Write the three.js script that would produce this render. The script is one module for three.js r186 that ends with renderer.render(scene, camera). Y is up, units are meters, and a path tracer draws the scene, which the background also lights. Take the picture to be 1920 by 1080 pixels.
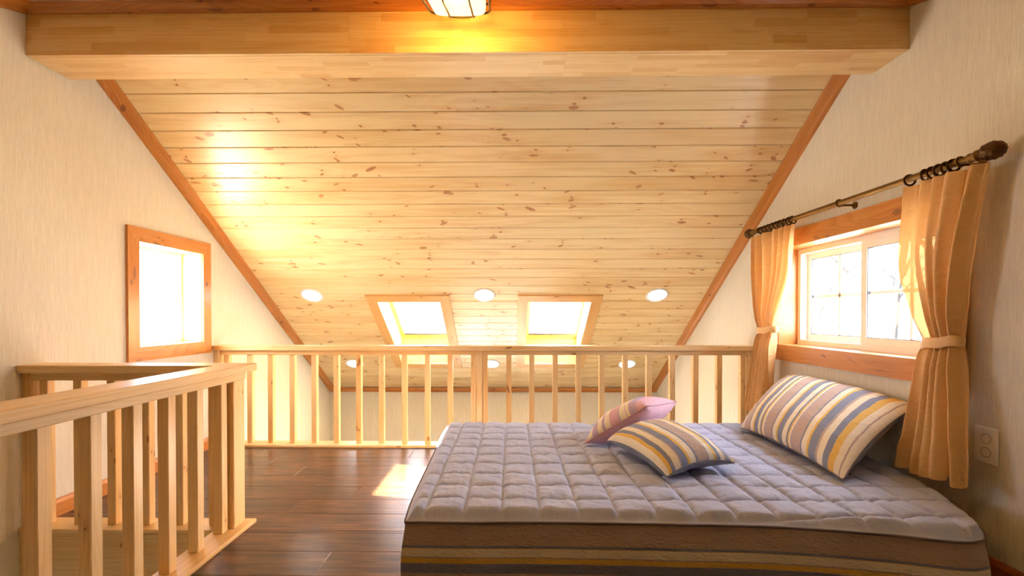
import * as THREE from 'three';
import { mergeGeometries } from 'three/addons/utils/BufferGeometryUtils.js';
import { RectAreaLightUniformsLib } from 'three/addons/lights/RectAreaLightUniformsLib.js';

// ---------------------------------------------------------------- camera, sky, sun, exposure
const scene = new THREE.Scene();
const camera = new THREE.PerspectiveCamera(2 * Math.atan(540 / 882.194) * 180 / Math.PI, 16 / 9, 0.05, 200);
camera.position.set(0, 1.06, 0);
camera.rotation.order = 'YXZ';
camera.rotation.set(-0.010, 0.013, 0);
camera.setViewOffset(1920, 1080, 15.357, -60.657, 1920, 1080);   // shifted lens
const renderer = new THREE.WebGLRenderer({ antialias: true });
renderer.toneMapping = THREE.LinearToneMapping;
renderer.toneMappingExposure = 1.62;
renderer.shadowMap.enabled = true;
scene.background = new THREE.Color().setRGB(0.82, 0.94, 1.12);     // even bright winter haze
scene.backgroundIntensity = 13;
const sun = new THREE.DirectionalLight(new THREE.Color().setRGB(1, 0.93, 0.82), 120);
sun.position.set(-1.61, 0.88, -0.25).multiplyScalar(12).add(new THREE.Vector3(0, 0, -3));
sun.target.position.set(0, 0, -3);
sun.castShadow = true;
Object.assign(sun.shadow.camera, { left: -9, right: 9, top: 9, bottom: -9, near: 0.5, far: 50 });
sun.shadow.mapSize.set(2048, 2048);
scene.add(sun, sun.target);
RectAreaLightUniformsLib.init();

// ---------------------------------------------------------------- helpers
function rng(seed) { let a = seed >>> 0; return () => { a = (a + 0x6D2B79F5) | 0; let t = Math.imul(a ^ (a >>> 15), 1 | a); t = (t + Math.imul(t ^ (t >>> 7), 61 | t)) ^ t; return ((t ^ (t >>> 14)) >>> 0) / 4294967296; }; }
const R = rng(20240607);
const rr = (a, b) => a + (b - a) * R();
const clamp = (x, a, b) => Math.min(b, Math.max(a, x));
const sstep = (a, b, x) => { const t = clamp((x - a) / (b - a), 0, 1); return t * t * (3 - 2 * t); };
const lerp = (a, b, t) => a + (b - a) * t;
const P = (x, y, d) => new THREE.Vector3(x, y, -d);           // d = distance ahead of the camera's wall

// tileable value noise on a px x py lattice
function makeNoise(px, py, seed) {
  const r = rng(seed), g = new Float32Array(px * py); for (let i = 0; i < g.length; i++) g[i] = r();
  return (x, y) => {
    let xi = Math.floor(x), yi = Math.floor(y); const fx = x - xi, fy = y - yi;
    const u = fx * fx * (3 - 2 * fx), v = fy * fy * (3 - 2 * fy);
    xi = ((xi % px) + px) % px; yi = ((yi % py) + py) % py; const x1 = (xi + 1) % px, y1 = (yi + 1) % py;
    const a = g[yi * px + xi], b = g[yi * px + x1], c = g[y1 * px + xi], d = g[y1 * px + x1];
    return a + (b - a) * u + (c - a) * v + (a - b - c + d) * u * v;
  };
}
function tex(w, h, data, srgb = true) {
  const t = new THREE.DataTexture(data, w, h, THREE.RGBAFormat);
  t.wrapS = t.wrapT = THREE.RepeatWrapping; t.magFilter = THREE.LinearFilter; t.minFilter = THREE.LinearMipmapLinearFilter; t.generateMipmaps = true;
  if (srgb) t.colorSpace = THREE.SRGBColorSpace;
  t.needsUpdate = true; return t;
}
// pine: MU x MV metres of wood, grain along u, knots scattered
function pineTexture(W, Hh, MU, MV, o) {
  const data = new Uint8Array(W * Hh * 4), r = rng(o.seed);
  const nA = makeNoise(Math.round(MU * 1.5), Math.round(MV * 10), o.seed + 1), nB = makeNoise(Math.round(MU * 5), Math.round(MV * 260), o.seed + 2);
  const nC = makeNoise(Math.round(MU * 3), Math.round(MV * 40), o.seed + 3), nD = makeNoise(Math.round(MU * 2), Math.round(MV * 8), o.seed + 4);
  const knots = [];
  for (let i = 0; i < o.knots; i++) {
    const big = r() < o.big, rad = big ? 0.008 + 0.011 * r() : 0.003 + 0.0045 * r();
    const x = r() * MU, y = r() * MV;
    knots.push([x, y, rad * (1 + r() * 1.5), rad * (0.6 + r() * 0.3), (r() - 0.5) * 1.2, big ? 0.55 + r() * 0.3 : 0.95, r()]);
    if (r() < 0.45) knots.push([x + (r() - 0.5) * 0.03, y + 0.02 + r() * 0.03, rad * 0.8, rad * 0.5, (r() - 0.5) * 1.5, 0.8, r()]);
  }
  const CU = Math.ceil(MU / 0.2), CV = Math.ceil(MV / 0.1), grid = Array.from({ length: CU * CV }, () => []);
  knots.forEach((k) => { for (let a = -1; a <= 1; a++) for (let b = -1; b <= 1; b++) grid[((Math.floor(k[1] / MV * CV) + b + CV) % CV) * CU + ((Math.floor(k[0] / MU * CU) + a + CU) % CU)].push(k); });
  const [L, D, K] = [o.light, o.dark, o.knot], rings = Math.round(MV * o.rings);
  for (let j = 0; j < Hh; j++) for (let i = 0; i < W; i++) {
    const x = i / W * MU, y = j / Hh * MV;
    let kn = 0, warp = 0, halo = 0, kd = 0;
    for (const k of grid[Math.floor(y / MV * CV) * CU + Math.floor(x / MU * CU)]) {
      let dx = x - k[0], dy = y - k[1]; dx -= Math.round(dx / MU) * MU; dy -= Math.round(dy / MV) * MV;
      const ex = dx / (k[2] * 7), ey = dy / (k[3] * 3.2), e = Math.exp(-(ex * ex + ey * ey));
      warp += Math.sign(dy) * e * k[3] * 1.6; halo = Math.max(halo, e * 0.9 * k[5]);
      const c = Math.cos(k[4]), s = Math.sin(k[4]), qx = (dx * c + dy * s) / k[2], qy = (dy * c - dx * s) / k[3], q = Math.hypot(qx, qy);
      const t = sstep(1.15, 0.75, q); if (t > kn) { kn = t; kd = k[5] * (0.8 + 0.25 * Math.sin(q * 9)); }
    }
    const A = nA(x / MU * Math.round(MU * 1.5), y / MV * Math.round(MV * 10)), B = nB(x / MU * Math.round(MU * 5), y / MV * Math.round(MV * 260));
    const C = nC(x / MU * Math.round(MU * 3), y / MV * Math.round(MV * 40)), Dn = nD(x / MU * Math.round(MU * 2), y / MV * Math.round(MV * 8));
    const ph = ((y - warp) / MV) * rings + A * o.wave; let s = ph - Math.floor(ph); s = s < 0.8 ? s / 0.8 : (1 - s) / 0.2; s = s * s;
    const t = clamp(o.ringAmt * s + o.fine * (B - 0.4) + 0.35 * (C - 0.5) * o.streak + 0.5 * (Dn - 0.5) * o.broad + halo * 0.45, 0, 1), kk = kn * kd, n = (j * W + i) * 4;
    for (let c = 0; c < 3; c++) { const base = L[c] + (D[c] - L[c]) * t; data[n + c] = clamp(base + (K[c] - base) * kk, 0, 255); }
    data[n + 3] = 255;
  }
  return tex(W, Hh, data);
}
const mat = (o) => new THREE.MeshPhysicalMaterial({ side: THREE.DoubleSide, ...o });
const lin = (r, g, b) => new THREE.Color().setRGB(r, g, b);
const srgb = (r, g, b) => new THREE.Color().setRGB(r / 255, g / 255, b / 255, THREE.SRGBColorSpace);

// geometry: flat-shaded triangle soups with uv in metres along the grain
function soup(tris) {
  const g = new THREE.BufferGeometry(), p = new Float32Array(tris.length * 9);
  let vol = 0; for (const [a, b, c] of tris) vol += a.dot(new THREE.Vector3().crossVectors(b, c));
  tris.forEach(([a, b, c], i) => { const o = vol < 0 ? [a, c, b] : [a, b, c]; o.forEach((v, k) => v.toArray(p, i * 9 + k * 3)); });
  g.setAttribute('position', new THREE.BufferAttribute(p, 3)); g.computeVertexNormals(); return g;
}
function boxUV(g, grain, su = 1, sv = 1, ou = 0, ov = 0) {
  const p = g.attributes.position, n = g.attributes.normal, uv = new Float32Array(p.count * 2);
  for (let i = 0; i < p.count; i += 3) {
    const nx = [0, 1, 2].map((k) => Math.abs(n.array[i * 3 + k] + n.array[i * 3 + 3 + k] + n.array[i * 3 + 6 + k])), ax = nx.indexOf(Math.max(...nx));
    const others = [0, 1, 2].filter((k) => k !== ax), ua = others.includes(grain) ? grain : others[0], va = others.find((k) => k !== ua);
    for (let k = 0; k < 3; k++) { uv[(i + k) * 2] = p.array[(i + k) * 3 + ua] / su + ou; uv[(i + k) * 2 + 1] = p.array[(i + k) * 3 + va] / sv + ov; }
  }
  g.setAttribute('uv', new THREE.BufferAttribute(uv, 2)); return g;
}
// chamfered box from corner to corner
function cbox(x0, x1, y0, y1, z0, z1, c = 0.002) {
  if (z0 > z1) [z0, z1] = [z1, z0]; if (x0 > x1) [x0, x1] = [x1, x0]; if (y0 > y1) [y0, y1] = [y1, y0];
  c = Math.min(c, (x1 - x0) / 3, (y1 - y0) / 3, (z1 - z0) / 3);
  const lo = [x0, y0, z0], hi = [x1, y1, z1], T = [], v = (s, a) => new THREE.Vector3(...[0, 1, 2].map((k) => (s[k] > 0 ? hi[k] - (k === a ? 0 : c) : lo[k] + (k === a ? 0 : c))));
  const quad = (a, b, d, e, out) => { const n = new THREE.Vector3().crossVectors(b.clone().sub(a), d.clone().sub(a)); if (n.dot(out) < 0) T.push([a, d, b], [a, e, d]); else T.push([a, b, d], [a, d, e]); };
  for (let a = 0; a < 3; a++) for (const s of [-1, 1]) {
    const [b, d] = [0, 1, 2].filter((k) => k !== a), q = [[-1, -1], [1, -1], [1, 1], [-1, 1]].map(([i, j]) => { const t = []; t[a] = s; t[b] = i; t[d] = j; return v(t, a); });
    const out = new THREE.Vector3(); out.setComponent(a, s); quad(...q, out);
  }
  for (let a = 0; a < 3; a++) { const [b, d] = [0, 1, 2].filter((k) => k !== a); for (const i of [-1, 1]) for (const j of [-1, 1]) {
    const m = (s, face) => { const t = []; t[a] = s; t[b] = i; t[d] = j; return v(t, face); }, out = new THREE.Vector3(); out.setComponent(b, i); out.setComponent(d, j);
    quad(m(-1, b), m(1, b), m(1, d), m(-1, d), out); } }
  for (const i of [-1, 1]) for (const j of [-1, 1]) for (const k of [-1, 1]) { const q = [0, 1, 2].map((f) => v([i, j, k], f)), n = new THREE.Vector3().crossVectors(q[1].clone().sub(q[0]), q[2].clone().sub(q[0])); T.push(n.dot(new THREE.Vector3(i, j, k)) < 0 ? [q[0], q[2], q[1]] : q); }
  return soup(T);
}
// polygon (with holes) pulled from t0 to t1; map(a, b, t) gives the point
function solid(pts, t0, t1, map, holes = []) {
  const V2 = (q) => q.map(([a, b]) => new THREE.Vector2(a, b)); let c = V2(pts), h = holes.map(V2);
  if (THREE.ShapeUtils.isClockWise(c)) c.reverse(); h.forEach((q) => { if (!THREE.ShapeUtils.isClockWise(q)) q.reverse(); });
  const all = [...c, ...h.flat()], f = THREE.ShapeUtils.triangulateShape(c, h), T = [], at = (i, t) => map(all[i].x, all[i].y, t);
  for (const [i, j, k] of f) { T.push([at(i, t1), at(j, t1), at(k, t1)]); T.push([at(i, t0), at(k, t0), at(j, t0)]); }
  let o = 0; for (const ring of [c, ...h]) { const n = ring.length; for (let i = 0; i < n; i++) { const a = o + i, b = o + (i + 1) % n; T.push([at(a, t0), at(b, t0), at(b, t1)], [at(a, t0), at(b, t1), at(a, t1)]); } o += n; }
  return soup(T);
}
function lathe(pts, axis, seg = 24) { const g = new THREE.LatheGeometry(pts.map(([r, y]) => new THREE.Vector2(r, y)), seg); if (axis === 'z') g.rotateX(Math.PI / 2); if (axis === 'x') g.rotateZ(-Math.PI / 2); return g; }
function tube(pts, r, seg = 24, rad = 8, closed = false) { return new THREE.TubeGeometry(new THREE.CatmullRomCurve3(pts, closed), seg, r, rad, closed); }

const used = {};
function numbered(n) { used[n] = (used[n] ?? -1) + 1; return used[n] ? n + '_' + String(used[n]).padStart(3, '0') : n; }
function mesh(name, g, m, parent) { const o = new THREE.Mesh(g, m); o.name = name; o.castShadow = o.receiveShadow = true; parent.add(o); return o; }
function tag(o, label, category, group, kind) { o.userData.label = label; o.userData.category = category; if (group) o.userData.group = group; if (kind) o.userData.kind = kind; return o; }
function thing(name, label, category, pos = [0, 0, 0], group, kind) { const o = new THREE.Group(); o.name = numbered(name); o.position.set(...pos); scene.add(o); return tag(o, label, category, group, kind); }
const S = 'structure';

// ---------------------------------------------------------------- textures and materials
const ceilTex = pineTexture(2048, 1536, 4.0, 1.6, { seed: 11, knots: 150, big: 0.62, light: [243, 220, 172], dark: [221, 180, 118], knot: [164, 92, 52], rings: 20, wave: 5, ringAmt: 0.22, fine: 0.36, streak: 1.4, broad: 0.9 });
const railTex = pineTexture(1024, 1024, 2.4, 0.9, { seed: 47, knots: 30, big: 0.35, light: [241, 209, 152], dark: [217, 168, 100], knot: [140, 80, 42], rings: 45, wave: 6, ringAmt: 0.3, fine: 0.4, streak: 1, broad: 0.6 });
const trimTex = pineTexture(1024, 1024, 2.4, 0.9, { seed: 83, knots: 34, big: 0.9, light: [210, 140, 68], dark: [176, 102, 40], knot: [112, 68, 42], rings: 50, wave: 8, ringAmt: 0.45, fine: 0.35, streak: 1, broad: 0.6 });
const beamTex = (() => {       // finger-jointed lamella board: blocks of slightly different tone
  const W = 1024, H = 512, MU = 3.2, MV = 0.4, d = new Uint8Array(W * H * 4), r = rng(5), n = makeNoise(20, 160, 6), n2 = makeNoise(12, 24, 8), rows = [];
  for (let k = 0; k < 10; k++) { const b = []; let x = r() * -0.3; while (x < MU) { const l = 0.22 + 0.45 * r(); b.push([x, x + l, r(), r() < 0.4]); x += l; } rows.push(b); }
  for (let j = 0; j < H; j++) for (let i = 0; i < W; i++) {
    const x = i / W * MU, row = rows[Math.floor(j / H * 10)], b = row.find((q) => x >= q[0] && x < q[1]) || row[0], k = (j * W + i) * 4;
    const ph = j / H * 40 + 5 * n2(i / W * 12, j / H * 24) + b[2] * 9; const s = b[3] ? Math.pow(0.5 + 0.5 * Math.sin(ph * 3), 3) : 0.2;
    const t = clamp(0.55 * b[2] * b[2] + 0.25 * s + 0.35 * (n(i / W * 20, j / H * 160) - 0.4), 0, 1);
    d[k] = lerp(238, 212, t); d[k + 1] = lerp(204, 158, t); d[k + 2] = lerp(146, 92, t); d[k + 3] = 255;
  }
  return tex(W, H, d);
})();
const floorTex = (() => {
  const W = 1024, H = 1024, d = new Uint8Array(W * H * 4), n1 = makeNoise(8, 200, 21), n2 = makeNoise(14, 60, 22), n3 = makeNoise(40, 400, 23), n4 = makeNoise(10, 24, 24);
  for (let j = 0; j < H; j++) for (let i = 0; i < W; i++) {
    const u = i / W, v = j / H, t = clamp(0.45 * n1(u * 8, v * 200) + 0.5 * n2(u * 14, v * 60) + 0.3 * (n3(u * 40, v * 400) - 0.5) + 0.45 * (n4(u * 10, v * 24) - 0.5), 0, 1), k = (j * W + i) * 4;
    d[k] = lerp(52, 122, t); d[k + 1] = lerp(32, 80, t); d[k + 2] = lerp(18, 50, t); d[k + 3] = 255;
  }
  return tex(W, H, d);
})();
const [wallTex, wallBump] = (() => {
  const W = 512, d = new Uint8Array(W * W * 4), e = new Uint8Array(W * W * 4), n1 = makeNoise(170, 10, 31), n2 = makeNoise(256, 40, 32), n3 = makeNoise(40, 4, 33);
  for (let j = 0; j < W; j++) for (let i = 0; i < W; i++) {
    const u = i / W, v = j / W, t = 0.5 * n1(u * 170, v * 10) + 0.3 * n2(u * 256, v * 40) + 0.2 * n3(u * 40, v * 4), k = (j * W + i) * 4;
    d[k] = lerp(214, 236, t); d[k + 1] = lerp(207, 230, t); d[k + 2] = lerp(190, 216, t); d[k + 3] = 255;
    e[k] = e[k + 1] = e[k + 2] = 255 * t; e[k + 3] = 255;
  }
  return [tex(W, W, d), tex(W, W, e, false)];
})();
const clothBump = (() => {
  const W = 512, e = new Uint8Array(W * W * 4), n1 = makeNoise(24, 24, 41), n2 = makeNoise(70, 70, 42), n3 = makeNoise(256, 256, 43);
  for (let j = 0; j < W; j++) for (let i = 0; i < W; i++) { const u = i / W, v = j / W, t = 0.5 * n1(u * 24 + 3 * n2(u * 70, v * 70), v * 24) + 0.35 * n2(u * 70, v * 70) + 0.15 * n3(u * 256, v * 256), k = (j * W + i) * 4; e[k] = e[k + 1] = e[k + 2] = 255 * t; e[k + 3] = 255; }
  return tex(W, W, e, false);
})();
const M = {};
const woodSet = (map, tints, o) => tints.map((t) => mat({ map, color: lin(...t), ...o }));
M.ceil = woodSet(ceilTex, [[1, 1, 1], [0.97, 0.93, 0.88], [1.0, 0.98, 0.94], [0.95, 0.90, 0.82]], { roughness: 0.34, clearcoat: 0.35, clearcoatRoughness: 0.22 });
M.rail = woodSet(railTex, [[1, 1, 1], [0.98, 0.94, 0.88], [0.97, 0.93, 0.88], [1.0, 0.92, 0.82]], { roughness: 0.42, clearcoat: 0.2, clearcoatRoughness: 0.25 });
M.trim = woodSet(trimTex, [[1, 1, 1], [0.92, 0.88, 0.82]], { roughness: 0.36, clearcoat: 0.25, clearcoatRoughness: 0.25 });
M.beam = mat({ map: beamTex, roughness: 0.4, clearcoat: 0.2, clearcoatRoughness: 0.25 });
M.floor = woodSet(floorTex, [[1, 1, 1], [0.86, 0.84, 0.82], [1.1, 1.06, 1.0], [0.95, 0.9, 0.84]], { roughness: 0.3, bumpMap: floorTex, bumpScale: 0.0012 });
M.wall = mat({ map: wallTex, bumpMap: wallBump, bumpScale: 0.001, roughness: 0.75 });
M.plaster = mat({ color: srgb(225, 220, 205), roughness: 0.9 });
M.roof = mat({ color: srgb(120, 118, 115), roughness: 0.9 });
M.vinyl = mat({ color: srgb(242, 242, 238), roughness: 0.35 });
M.gasket = mat({ color: srgb(120, 125, 132), roughness: 0.5 });
M.glass = mat({ color: 0xffffff, transmission: 1, thickness: 0, roughness: 0, ior: 1.45 });
M.brass = mat({ color: srgb(122, 92, 44), metalness: 0.85, roughness: 0.38 });
M.brassDark = mat({ color: srgb(84, 58, 28), metalness: 0.8, roughness: 0.42 });
M.black = mat({ color: srgb(24, 20, 18), metalness: 0.4, roughness: 0.45 });
M.white = mat({ color: srgb(240, 240, 238), roughness: 0.4 });
M.dark = mat({ color: srgb(60, 55, 52), roughness: 0.6 });
M.curtain = mat({ color: srgb(238, 190, 122), roughness: 0.85, clearcoat: 0.35, clearcoatRoughness: 0.42, sheen: 0.5, sheenColor: srgb(255, 226, 176), sheenRoughness: 0.4, bumpMap: clothBump, bumpScale: 0.004, transmission: 0.25, thickness: 0 });
M.tie = mat({ color: srgb(238, 192, 126), roughness: 0.4, sheen: 0.5, sheenColor: srgb(255, 226, 176), bumpMap: clothBump, bumpScale: 0.002 });
M.quilt = mat({ color: srgb(180, 187, 216), roughness: 0.75, sheen: 0.2, bumpMap: clothBump, bumpScale: 0.0015 });
M.piping = mat({ color: srgb(112, 104, 108), roughness: 0.8 });
M.greyCloth = mat({ color: srgb(136, 138, 152), roughness: 0.85, bumpMap: clothBump, bumpScale: 0.003 });
M.pinkCloth = mat({ color: srgb(226, 176, 184), roughness: 0.85, bumpMap: clothBump, bumpScale: 0.003 });

// stripes across v: list of [end 0..1, colour]
function stripeTexture(list, len = 1024) {
  const d = new Uint8Array(len * 8 * 4);
  for (let j = 0; j < 8; j++) for (let i = 0; i < len; i++) { const t = (i + 0.5) / len, s = list.find((q) => t <= q[0]) || list[list.length - 1], k = (j * len + i) * 4, w = ((i * 7 + j * 3) % 5) - 2; for (let c = 0; c < 3; c++) d[k + c] = clamp(s[1][c] + w, 0, 255); d[k + 3] = 255; }
  return tex(len, 8, d);
}
const C = { tan: [196, 172, 158], blue: [138, 144, 166], lilac: [176, 164, 178], cream: [242, 230, 204], yel: [234, 192, 98], pink: [226, 180, 190], mauve: [196, 172, 196] };
function runs(seq) { const tot = seq.reduce((a, b) => a + b[1], 0); let s = 0; return seq.map(([c, w]) => [(s += w) / tot, C[c]]); }
const seqA = [['blue', 6], ['yel', 4], ['cream', 4], ['lilac', 1], ['tan', 12], ['blue', 2], ['cream', 5], ['yel', 2.5], ['blue', 6], ['cream', 5], ['blue', 2], ['yel', 1.5], ['cream', 3], ['lilac', 1]];
M.stripeLong = mat({ map: stripeTexture(runs([['cream', 4], ['blue', 1.5], ['cream', 3], ['lilac', 1], ['tan', 9], ['blue', 1.5], ['cream', 5], ['yel', 2], ['blue', 6], ['cream', 4], ['blue', 2], ['yel', 1.5], ['cream', 3], ['lilac', 1], ['tan', 10], ['blue', 1.5], ['cream', 5], ['yel', 2], ['blue', 6], ['cream', 5], ['blue', 2], ['yel', 1.5], ['cream', 2], ['lilac', 1], ['tan', 10], ['blue', 1.5], ['cream', 5], ['yel', 2], ['blue', 7], ['tan', 2], ['cream', 5], ['blue', 5], ['yel', 5], ['cream', 4], ['tan', 1], ['cream', 3]])), roughness: 0.8, bumpMap: clothBump, bumpScale: 0.002 });
M.stripeCushion = mat({ map: stripeTexture(runs([['cream', 3], ['yel', 3], ['blue', 4], ['cream', 6], ['tan', 1.5], ['blue', 7], ['yel', 3], ['cream', 6], ['blue', 2.5], ['tan', 11], ['lilac', 1], ['cream', 5], ['yel', 3], ['blue', 4], ['cream', 4], ['tan', 2], ['blue', 5], ['yel', 3]])), roughness: 0.8, bumpMap: clothBump, bumpScale: 0.003 });
M.stripePink = mat({ map: stripeTexture(runs([['pink', 6], ['cream', 6], ['mauve', 8], ['cream', 6], ['mauve', 4], ['cream', 7], ['pink', 12], ['mauve', 1.5], ['cream', 8], ['pink', 1], ['cream', 4], ['mauve', 10], ['pink', 12]])), roughness: 0.8, bumpMap: clothBump, bumpScale: 0.003 });
// the mattress border, from the floor (0) to the seam (1)
M.border = mat({ map: stripeTexture([[0.40, C.tan], [0.517, C.blue], [0.525, C.tan], [0.583, C.yel], [0.60, C.tan], [0.697, C.cream], [0.703, C.yel], [0.735, C.blue], [0.985, C.tan], [1, C.tan]]), roughness: 0.8, bumpMap: clothBump, bumpScale: 0.003 });

// ---------------------------------------------------------------- the room
const XL = -2.4, XR = 1.933, TH = Math.atan(0.674), CT = Math.cos(TH), FARD = 6.238, BACKD = -2.6, LOW = -2.55;
const farY = (d) => 4.295 - 0.674 * d, nearY = (d) => 2.60 + 0.36 * (d - 2.313);
const WT = 0.24;
// walls follow the gable; the windows are real holes
const gable = [[BACKD - 0.2, LOW - 0.1], [BACKD - 0.2, nearY(BACKD - 0.2) + 0.12], [2.36, 2.74], [FARD + 0.2, farY(FARD + 0.2) + 0.1], [FARD + 0.2, LOW - 0.1]];
const rect = (a0, a1, b0, b1) => [[a0, b0], [a1, b0], [a1, b1], [a0, b1]];
const WL = { d0: 3.0, d1: 3.632, y0: 0.858, y1: 1.537 }, WR = { d0: 2.125, d1: 3.41, y0: 0.855, y1: 1.53 };
const wallUV = (g, grain) => boxUV(g, grain, 0.5, 0.5);
tag(mesh('wall_left', wallUV(solid(gable, XL - WT, XL, (a, b, t) => P(t, b, a), [rect(WL.d0 - 0.018, WL.d1 + 0.018, WL.y0 - 0.018, WL.y1 + 0.018)]), 2), M.wall, scene), 'cream striated gable wall holding the small square window', 'wall', null, S);
tag(mesh('wall_right', wallUV(solid(gable, XR, XR + WT, (a, b, t) => P(t, b, a), [rect(WR.d0 - 0.018, WR.d1 + 0.018, WR.y0 - 0.018, WR.y1 + 0.018)]), 2), M.wall, scene), 'cream striated gable wall holding the curtained sliding window', 'wall', null, S);
const DOOR = [-1.0, 0.7, LOW + 0.05, -0.95];
tag(mesh('wall_far', wallUV(solid(rect(XL, XR, LOW, farY(FARD) + 0.12), -FARD - 0.2, -FARD, (a, b, t) => new THREE.Vector3(a, b, t), [rect(...DOOR)]), 0), M.wall, scene), 'low beige knee wall beyond the loft railing', 'wall', null, S);
tag(mesh('wall_back', wallUV(cbox(XL, XR, LOW, nearY(BACKD) + 0.1, -BACKD, -BACKD + 0.2, 0.001), 0), M.wall, scene), 'cream wall closing the loft behind the bed area', 'wall', null, S);
tag(mesh('floor_lower', boxUV(cbox(XL, XR, LOW - 0.1, LOW, -FARD, -BACKD, 0.001), 0, 1.6, 1.0), M.floor[0], scene), 'dark wood floor of the storey below the loft', 'floor', null, S);

// loft floor: slab with the stair opening, planks laid across
const STX = -1.405, STD0 = 0.3, STD1 = 2.275, EDGE = 3.885;
{
  const f = new THREE.Group(); f.name = 'floor'; scene.add(f); tag(f, 'dark brown glossy wood plank floor of the loft', 'floor', null, S);
  mesh('slab', boxUV(solid([[XL, BACKD], [XR, BACKD], [XR, EDGE], [XL, EDGE]], -0.30, -0.012, (a, b, t) => P(a, t, b), [rect(XL + 0.001, STX, STD0, STD1)]), 0), M.plaster, f);
  const pw = 0.2, planks = [];
  let row = 0;
  for (let d = 2.096 - 24 * pw; d < EDGE - 0.001; d += pw, row++) {
    const d0 = Math.max(d, BACKD), d1 = Math.min(d + pw, EDGE); if (d1 - d0 < 0.01) continue;
    let x = XL - rr(0, 1.1); if (row === 23) x = -2.0; 
    while (x < XR) {
      const L = 1.2, pieces = [[Math.max(x, XL), Math.min(x + L, XR), d0, d1]];
      x += L;
      for (const [a, b, e0, e1] of pieces) {
        const cuts = [];
        const bands = [[e0, Math.min(e1, STD0)], [Math.max(e0, STD0), Math.min(e1, STD1)], [Math.max(e0, STD1), e1]];
        bands.forEach(([q0, q1], k) => { if (q1 - q0 < 0.004) return; const a0 = k === 1 ? Math.max(a, STX) : a; if (b - a0 < 0.01) return; cuts.push([a0, b, q0, q1]); });
        const m = Math.floor(R() * 4), ou = R(), ov = R();
        for (const [p0, p1, q0, q1] of cuts) mesh('plank', boxUV(cbox(p0 + 0.0006, p1 - 0.0006, -0.012, 0, -q1 + 0.0006, -q0 - 0.0006, 0.0015), 0, 1.6, 1.0, ou, ov), M.floor[m], f);
      }
    }
  }
}
// pine lining of the stair opening
{
  const w = new THREE.Group(); w.name = 'wall_stairwell'; scene.add(w); tag(w, 'pale pine boards lining the stair opening', 'wall', null, S);
  mesh('fascia_board', boxUV(cbox(XL, STX - 0.02, -0.32, -0.001, -STD1, -STD1 + 0.018, 0.002), 0, 2.4, 0.9, 0.13, 0.4), M.rail[0], w);
  mesh('fascia_board', boxUV(cbox(STX - 0.02, STX - 0.002, -0.32, -0.001, -STD1, -STD0, 0.002), 2, 2.4, 0.9, 0.6, 0.1), M.rail[1], w);
  mesh('fascia_board', boxUV(cbox(XL, STX - 0.02, -0.32, -0.001, -STD0 - 0.018, -STD0, 0.002), 0, 2.4, 0.9, 0.3, 0.7), M.rail[0], w);
}

// far slope: frame with local y outward, local -z down the slope
const D0 = 2.4, sOf = (d) => (d - D0) / CT;
function slopeGroup(name, label, category, kind, group) { const g = thing(name, label, category, [0, farY(D0), -D0], group, kind); g.rotation.x = -TH; return g; }
const holesS = [[-1.292, -0.682, sOf(4.585), sOf(5.64)], [0.176, 0.788, sOf(4.585), sOf(5.64)]];
{
  const c = slopeGroup('ceiling', 'sloping ceiling of knotty pine tongue and groove boards', 'ceiling', S);
  const sMax = sOf(FARD) + 0.02, bw = 0.1262, s0 = sOf(2.819) - 3 * bw;
  for (let i = 0, s = s0; s < sMax; s += bw, i++) {
    const a = s, b = Math.min(s + bw, sMax); if (b - a < 0.006) continue;
    const cuts = [a, b]; for (const h of holesS) for (const q of [h[2], h[3]]) if (q > a + 0.002 && q < b - 0.002 && !cuts.includes(q)) cuts.push(q);
    cuts.sort((p, q) => p - q);
    const m = M.ceil[Math.floor(R() * 4)], ou = R(), ov = R();
    for (let k = 0; k + 1 < cuts.length; k++) {
      const p = cuts[k], q = cuts[k + 1], mid = (p + q) / 2; let xs = [[XL, XR]];
      for (const h of holesS) if (mid > h[2] && mid < h[3]) xs = xs.flatMap(([x0, x1]) => (h[0] > x0 && h[1] < x1 ? [[x0, h[0]], [h[1], x1]] : [[x0, x1]]));
      for (const [x0, x1] of xs) mesh('board', boxUV(cbox(x0, x1, 0, 0.014, -q + 0.0004, -p - 0.0004, 0.0045), 0, 4.0, 1.6, ou, ov), m, c);
    }
  }
  mesh('roof_deck', boxUV(solid(rect(XL - WT - 0.1, XR + WT + 0.1, -0.12, sOf(FARD) + 0.45), 0.0145, 0.235, (a, b, t) => new THREE.Vector3(a, t, -b), holesS.map((h) => rect(h[0] - 0.02, h[1] + 0.02, h[2] - 0.02, h[3] + 0.02))), 0), M.roof, c);
}
{ // near slope, behind the beam and over the camera
  const a = Math.atan(0.36), c = thing('ceiling', 'lower pitched pine board ceiling on the camera side of the beam', 'ceiling', [0, nearY(2.313), -2.313], null, S);
  c.rotation.x = a;
  const len = (2.313 - BACKD) / Math.cos(a) + 0.1;
  for (let s = -0.05; s < len; s += 0.126) mesh('board', boxUV(cbox(XL, XR, 0, 0.014, s, Math.min(s + 0.126, len), 0.0028), 0, 4.0, 1.6, R(), R()), M.ceil[Math.floor(R() * 4)], c);
  mesh('roof_deck', boxUV(cbox(XL - WT - 0.1, XR + WT + 0.1, 0.0145, 0.2, -0.14, len + 0.3, 0.001), 0), M.roof, c);
}
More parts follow.
